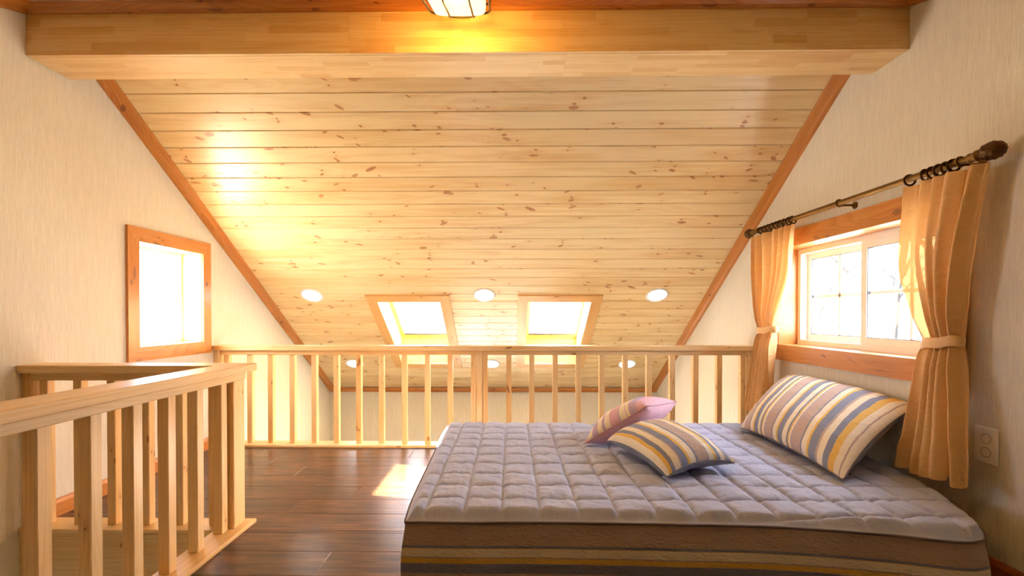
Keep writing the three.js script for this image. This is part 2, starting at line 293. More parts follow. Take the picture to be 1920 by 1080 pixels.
// boxed ridge beam
{
  const b = thing('ceiling_beam', 'boxed finger-jointed pine beam running across under the ridge', 'beam', [0, 2.349, -2.313], null, S);
  const fx = -0.79, bx = 0.28, th = 0.02, hgt = 0.285, dep = 0.24;
  mesh('front_board', boxUV(cbox(XL, fx, 0, hgt, -th, 0, 0.0015), 0, 3.2, 0.4, 0.1, 0.05), M.beam, b);
  mesh('front_board', boxUV(cbox(fx, XR, 0, hgt, -th, 0, 0.0015), 0, 3.2, 0.4, 0.55, 0.42), M.beam, b);
  mesh('bottom_board', boxUV(cbox(XL, bx, -0.0005, th, -dep, -th, 0.0015), 0, 3.2, 0.4, 0.3, 0.1), M.beam, b);
  mesh('bottom_board', boxUV(cbox(bx, XR, -0.0005, th, -dep, -th, 0.0015), 0, 3.2, 0.4, 0.8, 0.3), M.beam, b);
  mesh('back_board', boxUV(cbox(XL, XR, th, 0.2, -dep, -dep + th, 0.0015), 0, 3.2, 0.4, 0.2, 0.6), M.beam, b);
}
// mouldings. cove profile: (across, down) from the inner corner
const cove = [[0, 0], [0.078, 0], [0.078, 0.006], [0.066, 0.011], [0.056, 0.013], [0.036, 0.020], [0.020, 0.031], [0.008, 0.035], [0, 0.036]];
{
  let n = 1; const T = (g, m, label, grain) => { const o = mesh('trim_' + n++, boxUV(g, grain, 2.4, 0.9, R(), R()), m, scene); return tag(o, label, 'trim', null, S); };
  const onSlope = (o) => { o.position.set(0, farY(D0), -D0); o.rotation.x = -TH; return o; };
  const sA = sOf(2.56), sB = sOf(FARD);
  onSlope(T(solid(cove, -sB, -sA, (a, b, t) => new THREE.Vector3(XL + a, -b, t)), M.trim[0], 'orange pine cove moulding along the slope above the square window', 2));
  onSlope(T(solid(cove, -sB, -sA, (a, b, t) => new THREE.Vector3(XR - a, -b, t)), M.trim[0], 'orange pine cove moulding along the slope above the curtained window', 2));
  T(solid([[0, 0], [0.045, 0.03], [0.045, 0], [0.02, -0.03], [0, -0.035]], XL, XR, (a, b, t) => P(t, farY(FARD) + b - 0.012, FARD - a)), M.trim[1], 'orange pine strip where the slope meets the knee wall', 0);
  const aN = Math.atan(0.36), lenN = (2.313 - BACKD) / Math.cos(aN);
  for (const [x, s, l] of [[XL, 1, 'square'], [XR, -1, 'curtained']]) { const o = T(solid(cove, 0, lenN, (a, b, t) => new THREE.Vector3(x + s * a, -b * 1.25, t)), M.trim[1], 'orange pine moulding under the lower ceiling on the ' + l + ' window wall', 2); o.position.set(0, nearY(2.313), -2.313); o.rotation.x = aN; }
  T(solid([[0, -0.045], [0.012, -0.045], [0.02, -0.035], [0.042, -0.022], [0.05, -0.012], [0.05, 0.02], [0, 0.02]], XL + 0.03, XR - 0.03, (a, b, t) => P(t, 2.594 + b, 2.313 - a)), M.trim[1], 'dark orange pine crown moulding on top of the beam face', 0);
}
for (const [n, x, s, a, b, l] of [['baseboard_left', XL, 1, 2.29, EDGE - 0.135, 'brown wood baseboard under the square window'], ['baseboard_right', XR, -1, BACKD, EDGE - 0.135, 'orange brown wood baseboard behind the mattress']])
  tag(mesh(n, boxUV(solid([[0, 0.0005], [0.016, 0.0005], [0.016, 0.07], [0.008, 0.09], [0, 0.092]], a, b, (p, q, t) => P(x + s * p, q, t)), 2, 2.4, 0.9, R(), R()), M.trim[1], scene), l, 'baseboard', null, S);

// ---------------------------------------------------------------- windows
function mitred(parent, name, o, w, t0, t1, map, m, ws = {}) {   // four mitred boards round the opening o = [a0, a1, b0, b1]
  const [a0, a1, b0, b1] = o, wl = w, wb = ws.b ?? w, wt = ws.t ?? w;
  const quads = [[[a0 - wl, b1 + wt], [a1 + wl, b1 + wt], [a1, b1], [a0, b1]], [[a0 - wl, b0 - wb], [a0, b0], [a1, b0], [a1 + wl, b0 - wb]], [[a0 - wl, b0 - wb], [a0, b0], [a0, b1], [a0 - wl, b1 + wt]], [[a1 + wl, b0 - wb], [a1, b0], [a1, b1], [a1 + wl, b1 + wt]]];
  quads.forEach((q, i) => { const g = solid(q, t0, t1, map); g.computeBoundingBox(); const s = g.boundingBox.getSize(new THREE.Vector3()).toArray(); mesh(name, boxUV(g, s.indexOf(Math.max(...s)), 2.4, 0.9, R(), R()), m[i % m.length], parent); });
}
function liners(parent, o, t0, t1, th, map, m) {                 // boards lining the reveal
  const [a0, a1, b0, b1] = o;
  for (const q of [rect(a0 - th, a1 + th, b1, b1 + th), rect(a0 - th, a1 + th, b0 - th, b0), rect(a0 - th, a0, b0, b1), rect(a1, a1 + th, b0, b1)]) { const g = solid(q, t0, t1, map); g.computeBoundingBox(); const s = g.boundingBox.getSize(new THREE.Vector3()).toArray(); mesh('jamb_board', boxUV(g, s.indexOf(Math.max(...s)), 2.4, 0.9, R(), R()), m, parent); }
}
function ring(name, o, w, t0, t1, map, m, parent) { const [a0, a1, b0, b1] = o; return mesh(name, boxUV(solid(rect(a0, a1, b0, b1), t0, t1, map, [rect(a0 + w, a1 - w, b0 + w, b1 - w)]), 0), m, parent); }
{
  const w = new THREE.Group(); w.name = 'window_1'; scene.add(w); tag(w, 'small square window with orange pine casing and deep reveal', 'window', null, S);
  const o = [WL.d0, WL.d1, WL.y0, WL.y1], map = (a, b, t) => P(t, b, a);
  mitred(w, 'casing_board', o, 0.092, XL, XL + 0.018, map, [M.trim[0]]);
  liners(w, o, XL - 0.2, XL + 0.004, 0.016, map, M.rail[3]);
  ring('frame', o, 0.022, XL - 0.20, XL - 0.15, map, M.vinyl, w);
  mesh('pane', boxUV(solid(rect(o[0] + 0.02, o[1] - 0.02, o[2] + 0.02, o[3] - 0.02), XL - 0.178, XL - 0.174, map), 0), M.glass, w);
}
{
  const w = new THREE.Group(); w.name = 'window_2'; scene.add(w); tag(w, 'white sliding window with muntins in an orange pine casing', 'window', null, S);
  const o = [WR.d0, WR.d1, WR.y0, WR.y1], map = (a, b, t) => P(t, b, a);
  mitred(w, 'casing_board', o, 0.11, XR - 0.02, XR, map, [M.trim[0]], { t: 0.112, b: 0.108 });
  liners(w, o, XR - 0.004, XR + 0.22, 0.016, map, M.trim[0]);
  ring('frame', o, 0.034, XR + 0.135, XR + 0.225, map, M.vinyl, w);
  const sash = (d0, d1, x) => {
    const y0 = o[2] + 0.03, y1 = o[3] - 0.03, s = ring('sash', [d0, d1, y0, y1], 0.045, x, x + 0.03, map, M.vinyl, w);
    ring('gasket', [d0 + 0.044, d1 - 0.044, y0 + 0.044, y1 - 0.044], 0.005, x + 0.004, x + 0.026, map, M.gasket, s);
    mesh('pane', boxUV(solid(rect(d0 + 0.045, d1 - 0.045, y0 + 0.045, y1 - 0.045), x + 0.013, x + 0.016, map), 0), M.glass, s);
    mesh('muntin', boxUV(cbox(x + 0.017, x + 0.025, y0 + 0.045, y1 - 0.045, -(d0 + d1) / 2 - 0.011, -(d0 + d1) / 2 + 0.011, 0.001), 1), M.vinyl, s);
    mesh('muntin', boxUV(cbox(x + 0.017, x + 0.025, (y0 + y1) / 2 - 0.011, (y0 + y1) / 2 + 0.011, -d1 + 0.045, -d0 - 0.045, 0.001), 2), M.vinyl, s);
    return s;
  };
  sash(2.77, 3.385, XR + 0.185); const s2 = sash(2.15, 2.815, XR + 0.145);
  mesh('sticker', boxUV(cbox(XR + 0.1575, XR + 0.158, 1.315, 1.355, -2.66, -2.57, 0.0001), 2), mat({ color: srgb(150, 166, 196), roughness: 1, transmission: 0.5, thickness: 0 }), s2);
}
{ // glazed patio doors of the storey below: the daylight that rises through the void
  const w = new THREE.Group(); w.name = 'door_1'; scene.add(w); tag(w, 'glazed patio doors in the storey below the void', 'door', null, S);
  const map = (a, b, t) => new THREE.Vector3(a, b, -FARD - 0.1 + t), mid = (DOOR[0] + DOOR[1]) / 2;
  for (const [a0, a1] of [[DOOR[0], mid], [mid, DOOR[1]]]) { const s = ring('sash', [a0, a1, DOOR[2], DOOR[3]], 0.07, -0.025, 0.025, map, M.vinyl, w); mesh('pane', boxUV(solid(rect(a0 + 0.06, a1 - 0.06, DOOR[2] + 0.06, DOOR[3] - 0.06), -0.003, 0.003, map), 0), M.glass, s); }
}
M.skyCasing = mat({ map: railTex, color: lin(0.93, 0.76, 0.56), roughness: 0.4, clearcoat: 0.2, clearcoatRoughness: 0.25 });
holesS.forEach((h, i) => {
  const w = slopeGroup('window_' + (3 + i), i ? 'roof window in the pine slope beside the curtained wall' : 'roof window in the pine slope beside the square-window wall', 'skylight', S);
  const o = [h[0], h[1], h[2], h[3]], map = (a, b, t) => new THREE.Vector3(a, t, -b), N = 0.24, cut = N * Math.tan(TH), e = 0.016;   // the lower reveal stands upright
  mitred(w, 'casing_board', o, 0.1, -0.017, 0, map, [M.skyCasing]);
  const across = (q, x0, x1) => solid(q, x0, x1, (s, n, x) => new THREE.Vector3(x, n, -s)), J = (g, k) => mesh('jamb_board', boxUV(g, k, 2.4, 0.9, R(), R()), M.rail[0], w);
  J(across(rect(o[2] - e, o[2], -0.003, N), o[0] - e, o[1] + e), 0);
  J(across([[o[3], -0.003], [o[3] + e, -0.003], [o[3] - cut + e, N], [o[3] - cut, N]], o[0] - e, o[1] + e), 0);
  for (const [x0, x1] of [[o[0] - e, o[0]], [o[1], o[1] + e]]) J(across([[o[2], -0.003], [o[3], -0.003], [o[3] - cut, N], [o[2], N]], x0, x1), 2);
  const so = [o[0], o[1], o[2], o[3] - cut], s = mesh('sash', boxUV(solid(rect(so[0] - 0.03, so[1] + 0.03, so[2] - 0.03, o[3] + 0.02), N, N + 0.05, map, [rect(so[0] + 0.045, so[1] - 0.045, so[2] + 0.045, so[3] - 0.085)]), 0, 2.4, 0.9, R(), R()), M.rail[3], w);
  mesh('pane', boxUV(solid(rect(so[0] + 0.043, so[1] - 0.043, so[2] + 0.043, so[3] - 0.083), N + 0.02, N + 0.025, map), 0), M.glass, s);
  mesh('blind_rail', boxUV(cbox(so[0] + 0.046, so[1] - 0.046, N + 0.002, N + 0.018, -so[3] + 0.086, -so[3] + 0.102, 0.002), 0), M.dark, s);
  ring('flashing', [so[0] - 0.05, so[1] + 0.05, so[2] - 0.05, o[3] + 0.04], 0.055, N + 0.05, N + 0.1, map, M.roof, w);
});

// ---------------------------------------------------------------- railings
function stick(parent, name, x, y0, y1, d, wx, wd, m) { return mesh(name, boxUV(cbox(x - wx / 2, x + wx / 2, y0, y1, -d - wd / 2, -d + wd / 2, 0.0025), 1, 2.4, 0.9, R(), R()), m ?? M.rail[Math.floor(R() * 4)], parent); }
function bar(parent, name, x0, x1, y0, y1, d0, d1, grain, m) { return mesh(name, boxUV(cbox(x0, x1, y0, y1, -d1, -d0, 0.003), grain, 2.4, 0.9, R(), R()), m ?? M.rail[0], parent); }
{
  const g = thing('loft_railing', 'pine railing with square balusters along the open loft edge', 'railing');
  bar(g, 'handrail', XL, XR, 0.780, 0.818, 3.75, 3.88, 0);
  bar(g, 'base_plate', XL, XR, 0, 0.02, 3.748, 3.885, 0);
  bar(g, 'rail_batten', XL + 0.042, -0.268, 0.742, 0.780, 3.785, 3.86, 0, M.rail[3]);
  bar(g, 'rail_batten', -0.222, XR - 0.045, 0.742, 0.780, 3.785, 3.86, 0, M.rail[1]);
  stick(g, 'post', XL + 0.021, 0.02, 0.78, 3.822, 0.042, 0.09); stick(g, 'post', -0.245, 0.02, 0.78, 3.815, 0.046, 0.09); stick(g, 'post', XR - 0.023, 0.02, 0.78, 3.822, 0.045, 0.09);
  const pxs = [414, 458, 497.5, 539, 580.5, 622.5, 665, 708, 751.5, 795, 838, 882, 904, 948.5, 991.5, 1035.5, 1079.5, 1123, 1167, 1211, 1254.5, 1298, 1342, 1386];
  pxs.forEach((px, i) => stick(g, 'baluster', (px + 5.5 - 956) / 882.2 * 3.80 - 0.0, 0.02, 0.742, 3.822, 0.042, 0.045));
}
{
  const g = thing('stair_railing', 'L-shaped pine railing with square balusters guarding the stair opening', 'railing');
  bar(g, 'handrail', -1.435, -1.295, 0.78, 0.818, 0.88, 2.392, 2, M.rail[1]); bar(g, 'handrail', XL, -1.435, 0.78, 0.818, 2.252, 2.392, 0, M.rail[0]);
  bar(g, 'base_plate', -1.435, -1.300, 0, 0.02, 0.88, 2.39, 2, M.rail[1]); bar(g, 'base_plate', XL, -1.435, 0, 0.02, 2.25, 2.39, 0, M.rail[0]);
  bar(g, 'rail_batten', -1.42, -1.335, 0.74, 0.78, 0.9, 2.36, 2, M.rail[2]); bar(g, 'rail_batten', XL + 0.04, -1.42, 0.74, 0.78, 2.285, 2.36, 0, M.rail[1]);
  stick(g, 'newel_post', -1.372, 0.02, 0.74, 2.315, 0.055, 0.095, M.rail[2]);
  for (let k = 0; k < 8; k++) stick(g, 'baluster', -1.389, 0.02, 0.74, 2.207 + 0.0225 - 0.174 * k, 0.045, 0.045);
  stick(g, 'post', XL + 0.02, 0.02, 0.78, 2.32, 0.04, 0.08);
  for (let k = 0; k < 6; k++) stick(g, 'baluster', -2.316 + 0.169 * k, 0.02, 0.74, 2.322, 0.042, 0.042);
}

// ---------------------------------------------------------------- mattress
const fbm = (() => { const n = makeNoise(64, 64, 77); return (x, y) => n(x, y) * 0.5 + n(x * 2.1 + 7, y * 2.1) * 0.3 + n(x * 4.3, y * 4.3 + 5) * 0.2; })();
const SEAM = 0.30;
{
  const g = thing('mattress', 'thick mattress with grey quilted cover and striped border', 'mattress');
  // outline as four curves in (x, d)
  const front = new THREE.CatmullRomCurve3([[-0.385, 1.715], [-0.2, 1.712], [0.16, 1.716], [0.6, 1.706], [0.95, 1.69], [1.30, 1.635], [1.53, 1.582], [1.60, 1.60]].map(([x, d]) => new THREE.Vector3(x, 0, d)));
  const right = new THREE.CatmullRomCurve3([[1.60, 1.60], [1.655, 1.66], [1.72, 1.78], [1.80, 2.0], [1.85, 2.3], [1.865, 2.7], [1.865, 3.19]].map(([x, d]) => new THREE.Vector3(x, 0, d)));
  const left = new THREE.CatmullRomCurve3([[-0.385, 1.715], [-0.40, 1.9], [-0.415, 2.5], [-0.43, 3.0], [-0.425, 3.19]].map(([x, d]) => new THREE.Vector3(x, 0, d)));
  const back = new THREE.CatmullRomCurve3([[-0.425, 3.19], [-0.38, 3.215], [0.6, 3.22], [1.8, 3.22], [1.865, 3.19]].map(([x, d]) => new THREE.Vector3(x, 0, d)));
  const NX = 400, NZ = 280, pos = [], uv = [], idx = [];
  const fl = front.getSpacedPoints(NX), bl = back.getSpacedPoints(NX), ll = left.getSpacedPoints(NZ), rl = right.getSpacedPoints(NZ);
  const cell = (t) => { const a = t - Math.floor(t); return 1 - Math.pow(Math.abs(2 * a - 1), 3.2); };
  for (let j = 0; j <= NZ; j++) for (let i = 0; i <= NX; i++) {
    const s = i / NX, t = j / NZ, A = fl[i], B = bl[i], L = ll[j], Q = rl[j];
    const x = (1 - t) * A.x + t * B.x + (1 - s) * L.x + s * Q.x - ((1 - s) * (1 - t) * fl[0].x + s * (1 - t) * fl[NX].x + (1 - s) * t * bl[0].x + s * t * bl[NX].x);
    const d = (1 - t) * A.z + t * B.z + (1 - s) * L.z + s * Q.z - ((1 - s) * (1 - t) * fl[0].z + s * (1 - t) * fl[NX].z + (1 - s) * t * bl[0].z + s * t * bl[NX].z);
    const e = Math.min(s * 2.25, (1 - s) * 2.25, t * 1.5, (1 - t) * 1.5), cx = (x + 0.316) / 0.1435, cz = (d - 1.857) / 0.147;
    const wob = 0.05 * (fbm(x * 9, d * 9) - 0.5), ax = cx + wob, az = cz + wob * 1.3, dx = Math.abs(ax - Math.round(ax)) * 0.1435, dz = Math.abs(az - Math.round(az)) * 0.147;
    const gx = 1 - Math.exp(-dx / 0.006), gz = 1 - Math.exp(-dz / 0.006), dome = 0.55 + 0.45 * Math.sqrt(cell(ax) * cell(az));
    const pucker = 0.009 * ((fbm(d * 30 + Math.round(ax) * 5.3, x * 5) - 0.48) * Math.exp(-dx / 0.035) * gx * 2 + (fbm(x * 34 + Math.round(az) * 3.7, d * 5) - 0.48) * Math.exp(-dz / 0.04) * gz * 2) + 0.009 * (fbm(x * 15 + d * 9, d * 15) - 0.48) * gx * gz;
    const up = sstep(0, 0.05, e);
    const y = SEAM + 0.004 + up * (0.008 + 0.021 * gx * gz * dome + pucker + 0.010 * (fbm(x * 1.3 + 5, d * 1.3) - 0.5)) + 0.010 * Math.sqrt(up);
    pos.push(x, y, -d); uv.push(x / 0.6, d / 0.6);
  }
  for (let j = 0; j < NZ; j++) for (let i = 0; i < NX; i++) { const a = j * (NX + 1) + i, b = a + 1, c = a + NX + 1, e = c + 1; idx.push(a, b, e, a, e, c); }
  const q = new THREE.BufferGeometry(); q.setAttribute('position', new THREE.Float32BufferAttribute(pos, 3)); q.setAttribute('uv', new THREE.Float32BufferAttribute(uv, 2)); q.setIndex(idx); q.computeVertexNormals();
  mesh('quilted_top', q, M.quilt, g).userData.label = 'grey lavender quilted top with square stitching';
  // border
  const loop = [...front.getSpacedPoints(60), ...right.getSpacedPoints(40).slice(1), ...back.getSpacedPoints(50).reverse().slice(1), ...left.getSpacedPoints(40).reverse().slice(1, -1)].map((v) => [v.x, v.z]);
  const cxm = 0.72, czm = 2.45, bp = [], bu = [], bi = [], NV = 14, n = loop.length;
  for (let i = 0; i <= n; i++) { const [x, d] = loop[i % n], len = Math.hypot(x - cxm, d - czm), ox = (x - cxm) / len, od = (d - czm) / len;
    for (let k = 0; k <= NV; k++) { const t = k / NV, b = 0.018 * Math.sin(Math.PI * Math.min(1, t * 1.05)) + 0.006 * (fbm(i * 0.23, t * 3) - 0.5) * Math.sin(Math.PI * t); bp.push(x + ox * b, 0.002 + t * (SEAM - 0.002), -(d + od * b)); bu.push(t, i / n * 8); } }
  for (let i = 0; i < n; i++) for (let k = 0; k < NV; k++) { const a = i * (NV + 1) + k, b = a + NV + 1; bi.push(a, b, b + 1, a, b + 1, a + 1); }
  const bg = new THREE.BufferGeometry(); bg.setAttribute('position', new THREE.Float32BufferAttribute(bp, 3)); bg.setAttribute('uv', new THREE.Float32BufferAttribute(bu, 2)); bg.setIndex(bi); bg.computeVertexNormals();
  mesh('border', bg, M.border, g).userData.label = 'tan border with grey, cream and yellow stripes';
  mesh('piping', tube(loop.map(([x, d]) => P(x, SEAM + 0.002, d)), 0.005, 400, 6, true), M.piping, g);
}

// ---------------------------------------------------------------- pillows
// corners: c00, c10 (along u), c01 (along v), c11; thickness tf in front (along u x v), tb behind
function pillow(name, label, category, c, tf, tb, mf, mb, opt = {}) {
  const g = thing(name, label, category, [0, 0, 0], opt.group), [a, b, e, f] = c.map((q) => P(...q)), N = opt.n ?? 44;
  const nrm = new THREE.Vector3().crossVectors(b.clone().sub(a), e.clone().sub(a)).normalize(); if (opt.flip) nrm.negate();
  const pinch = opt.pinch ?? 0.06, seed = opt.seed ?? 0;
  const edge = (u, v) => { const U = u * (1 - pinch * (1 - v * v) * Math.abs(u)), V = v * (1 - pinch * (1 - u * u) * Math.abs(v)), s = (U + 1) / 2, t = (V + 1) / 2; return a.clone().multiplyScalar((1 - s) * (1 - t)).addScaledVector(b, s * (1 - t)).addScaledVector(e, (1 - s) * t).addScaledVector(f, s * t); };
  const face = (T, sgn) => {
    const pos = [], uv = [], idx = [];
    for (let j = 0; j <= N; j++) for (let i = 0; i <= N; i++) {
      const u = Math.sin((i / N - 0.5) * Math.PI * 0.999), v = Math.sin((j / N - 0.5) * Math.PI * 0.999), p = edge(u, v), h = Math.pow(Math.max(0, 1 - Math.pow(Math.abs(u), 2.6)), opt.soft ?? 0.5) * Math.pow(Math.max(0, 1 - Math.pow(Math.abs(v), 2.6)), opt.soft ?? 0.5);
      p.addScaledVector(nrm, (opt.lift ?? 0) * (1 - u * u * v * v)); const rim = sstep(0, 0.5, h) * (1 - sstep(0.5, 1, h)), w = (fbm(u * 2 + seed, v * 2 + 9) - 0.5) * 0.012 * sstep(0, 0.3, h) + (fbm(u * 8 + seed, v * 8) - 0.5) * 0.010 * rim;
      p.addScaledVector(nrm, sgn * (T * h + w)); pos.push(p.x, p.y, p.z); uv.push((u + 1) / 2, (v + 1) / 2);
    }
    for (let j = 0; j < N; j++) for (let i = 0; i < N; i++) { const k = j * (N + 1) + i; if (sgn > 0 !== !!opt.flip) idx.push(k, k + 1, k + N + 2, k, k + N + 2, k + N + 1); else idx.push(k, k + N + 2, k + 1, k, k + N + 1, k + N + 2); }
    const q = new THREE.BufferGeometry(); q.setAttribute('position', new THREE.Float32BufferAttribute(pos, 3)); q.setAttribute('uv', new THREE.Float32BufferAttribute(uv, 2)); q.setIndex(idx); q.computeVertexNormals(); return q;
  };
  mesh('striped_face', face(tf, 1), mf, g); mesh('back_face', face(tb, -1), mb, g).userData.label = opt.backLabel;
  const path = []; for (let k = 0; k < 4; k++) for (let i = 0; i < 14; i++) { const t = -1 + 2 * i / 14; const [eu, ev] = [[t, -1], [1, t], [-t, 1], [-1, -t]][k]; path.push(edge(eu, ev).addScaledVector(nrm, (opt.lift ?? 0) * (1 - eu * eu * ev * ev))); }
  mesh('piping', tube(path, opt.pipe ?? 0.0035, 160, 6, true), opt.pipeMat ?? mb, g);
  return g;
}
pillow('long_pillow', 'long striped pillow leaning against the wall under the window', 'pillow',
  [[1.439, 0.362, 2.95], [1.42, 0.362, 2.015], [1.905, 0.655, 3.225], [1.905, 0.64, 2.215]], 0.10, 0.10, M.stripeLong, M.greyCloth, { seed: 3, n: 60, pinch: 0.045, lift: 0.02, backLabel: 'plain grey underside', pipeMat: M.piping });
pillow('striped_cushion', 'square cushion with grey, cream and yellow stripes lying on the quilt', 'cushion',
  [[0.51, 0.405, 2.465], [0.87, 0.45, 2.61], [0.678, 0.365, 2.03], [1.03, 0.385, 2.165]], 0.08, 0.072, M.stripeCushion, M.greyCloth, { seed: 13, flip: true, lift: 0.03, soft: 0.42, backLabel: 'plain grey underside' });
pillow('pink_cushion', 'pink and cream striped cushion propped up behind the other cushion', 'cushion',
  [[0.408, 0.358, 2.58], [0.74, 0.57, 2.55], [0.70, 0.375, 2.96], [1.035, 0.525, 2.93]], 0.10, 0.08, M.stripePink, M.pinkCloth, { seed: 29, backLabel: 'plain pink underside' });

// ---------------------------------------------------------------- curtains and rod
const ROD = [1.843, 1.69];
{
  const g = thing('curtain_rod', 'antique brass curtain rod with ornate egg-shaped finials', 'curtain rod');
  mesh('pole', new THREE.CylinderGeometry(0.0145, 0.0145, 1.64, 20).rotateX(Math.PI / 2).translate(ROD[0], ROD[1], -2.74), M.brass, g);
  for (const [d, s] of [[1.92, 1], [3.56, -1]]) {
    const collar = mesh('finial_neck', lathe([[0.013, 0], [0.019, 0.004], [0.019, 0.012], [0.015, 0.016], [0.017, 0.03], [0.022, 0.034], [0.022, 0.042], [0.016, 0.046], [0.016, 0.054]], 'z'), M.brass, g);
    collar.position.set(ROD[0], ROD[1], -d); if (s < 0) collar.rotation.y = Math.PI;
    const egg = new THREE.SphereGeometry(1, 48, 36), p = egg.attributes.position;
    for (let i = 0; i < p.count; i++) { const v = new THREE.Vector3().fromBufferAttribute(p, i), th = Math.atan2(v.x, v.y), ph = Math.acos(clamp(v.z, -1, 1)), r = 1 + 0.09 * Math.sin(th * 7 + ph * 5) * Math.sin(ph * 8 - th * 2) * Math.sin(ph); p.setXYZ(i, v.x * 0.034 * r, v.y * 0.034 * r, v.z * 0.046 * r); }
    egg.computeVertexNormals();
    const f = mesh('finial', egg, M.brassDark, g); f.position.set(ROD[0], ROD[1], -d + s * 0.092);
  }
  for (const d of [1.955, 2.665, 3.51]) { const b = mesh('bracket', mergeGeometries([new THREE.TorusGeometry(0.019, 0.004, 8, 24).translate(ROD[0], ROD[1], -d), new THREE.CylinderGeometry(0.006, 0.006, XR - ROD[0] - 0.014, 12).rotateZ(Math.PI / 2).translate((XR + ROD[0] + 0.014) / 2, ROD[1] - 0.012, -d), new THREE.CylinderGeometry(0.02, 0.02, 0.005, 20).rotateZ(Math.PI / 2).translate(XR - 0.0027, ROD[1] - 0.012, -d)]), M.brass, g); }
}
function curtain(label, o) {
  const g = thing('curtain', label, 'curtain', [0, 0, 0], undefined), NU = 150, NVv = 110, pos = [], uv = [], idx = [];
  for (let j = 0; j <= NVv; j++) for (let i = 0; i <= NU; i++) {
    const t = j / NVv, u = i / NU, y = lerp(o.top, o.bottom, t), below = y < o.tieY;
    const k = below ? (o.tieY - y) / (o.tieY - o.bottom) : (y - o.tieY) / (o.top - o.tieY);
    const swoop = Math.pow(sstep(0, 0.62, k), 0.75), A = below ? lerp(o.tie[0], o.bot[0], Math.pow(k, 0.8)) : lerp(o.tie[0], o.topE[0], o.swoop === 0 ? swoop : k), B = below ? lerp(o.tie[1], o.bot[1], Math.pow(k, 0.8)) : lerp(o.tie[1], o.topE[1], o.swoop === 1 ? swoop : k);
    const w = B - A, squeeze = below ? lerp(0.9, 0.75, k) : lerp(0.9, 0.62, k), tieNear = Math.exp(-Math.pow((y - o.tieY) / 0.07, 2));
    const ph = 2 * Math.PI * (o.folds * u + 0.25 * Math.sin(u * 9 + o.seed) + 0.12 * Math.sin(y * 4 + u * 5));
    const tri = Math.asin(0.97 * Math.sin(ph)) / 1.33; let depth = (tri + 0.3 * Math.sin(2 * ph + 1)) * 0.038 * squeeze * (1 - 0.35 * tieNear);
    depth += (fbm(u * 14 + o.seed, y * 7) - 0.5) * 0.012 * (0.5 + tieNear + (below ? 0.5 : 0));
    const lateral = 0.55 * (w / o.folds) * Math.sin(ph + 1.2) * squeeze;
    const billow = below ? -0.055 * k : -0.018 * Math.sin(Math.PI * k);
    const hem = j > NVv - 8 ? 0.0015 : 0, head = y > o.top - 0.09 ? 0.002 : 0;
    pos.push(ROD[0] - 0.004 + billow + depth - hem - head, y + (j === NVv ? 0.012 * Math.sin(ph + 0.6) : 0) + 0.006 * Math.sin(u * 6) * t, -(A + w * u + lateral * Math.sin(Math.PI * u)));
    uv.push(u * 0.9, y);
  }
  for (let j = 0; j < NVv; j++) for (let i = 0; i < NU; i++) { const a = j * (NU + 1) + i, b = a + 1, c = a + NU + 1; idx.push(a, c, b, b, c, c + 1); }
  const q = new THREE.BufferGeometry(); q.setAttribute('position', new THREE.Float32BufferAttribute(pos, 3)); q.setAttribute('uv', new THREE.Float32BufferAttribute(uv, 2)); q.setIndex(idx); q.computeVertexNormals();
  mesh('panel', q, M.curtain, g);
  const c = (o.tie[0] + o.tie[1]) / 2, rd = (o.tie[1] - o.tie[0]) / 2 + 0.012, bpos = [], buv = [], bidx = [], K = 60;   // tieback band
  for (let i = 0; i <= K; i++) { const a = i / K * 2 * Math.PI; for (let k = 0; k <= 4; k++) { const y = o.tieY + (k - 2) * 0.011 - 0.012 * Math.sin(a) , bulge = 0.003 * (1 - Math.pow((k - 2) / 2, 2)); bpos.push(ROD[0] - 0.008 + (0.046 + bulge) * Math.cos(a), y + 0.003 * Math.sin(a * 5), -(c + (rd + bulge) * Math.sin(a))); buv.push(i / K, k / 40); } }
  for (let i = 0; i < K; i++) for (let k = 0; k < 4; k++) { const a = i * 5 + k; bidx.push(a, a + 5, a + 6, a, a + 6, a + 1); }
  const bq = new THREE.BufferGeometry(); bq.setAttribute('position', new THREE.Float32BufferAttribute(bpos, 3)); bq.setAttribute('uv', new THREE.Float32BufferAttribute(buv, 2)); bq.setIndex(bidx); bq.computeVertexNormals();
  mesh('tieback', bq, M.tie, g);
  const ringG = new THREE.TorusGeometry(0.0235, 0.005, 10, 28), hook = new THREE.TorusGeometry(0.006, 0.0015, 6, 14).translate(0, -0.030, 0);
  for (const d of o.rings) { const r = mesh('ring', ringG, M.brassDark, g); r.position.set(ROD[0], ROD[1] - 0.006, -d); r.rotation.y = rr(-0.25, 0.25); mesh('eyelet', hook, M.brass, r); }
  return g;
}
curtain('orange satin curtain tied back beside the wall outlet', { top: 1.652, bottom: 0.388, tieY: 0.945, topE: [1.845, 2.20], tie: [1.945, 2.095], bot: [1.86, 2.16], folds: 5, swoop: 1, seed: 1.3, rings: [1.985, 2.02, 2.05, 2.085, 2.12, 2.2] });
curtain('orange satin curtain tied back beside the loft railing', { top: 1.652, bottom: 0.372, tieY: 0.955, topE: [3.06, 3.575], tie: [3.275, 3.475], bot: [3.26, 3.55], folds: 6, swoop: 0, seed: 4.1, rings: [3.1, 3.14, 3.19, 3.235, 3.28, 3.33, 3.38, 3.43, 3.475] });

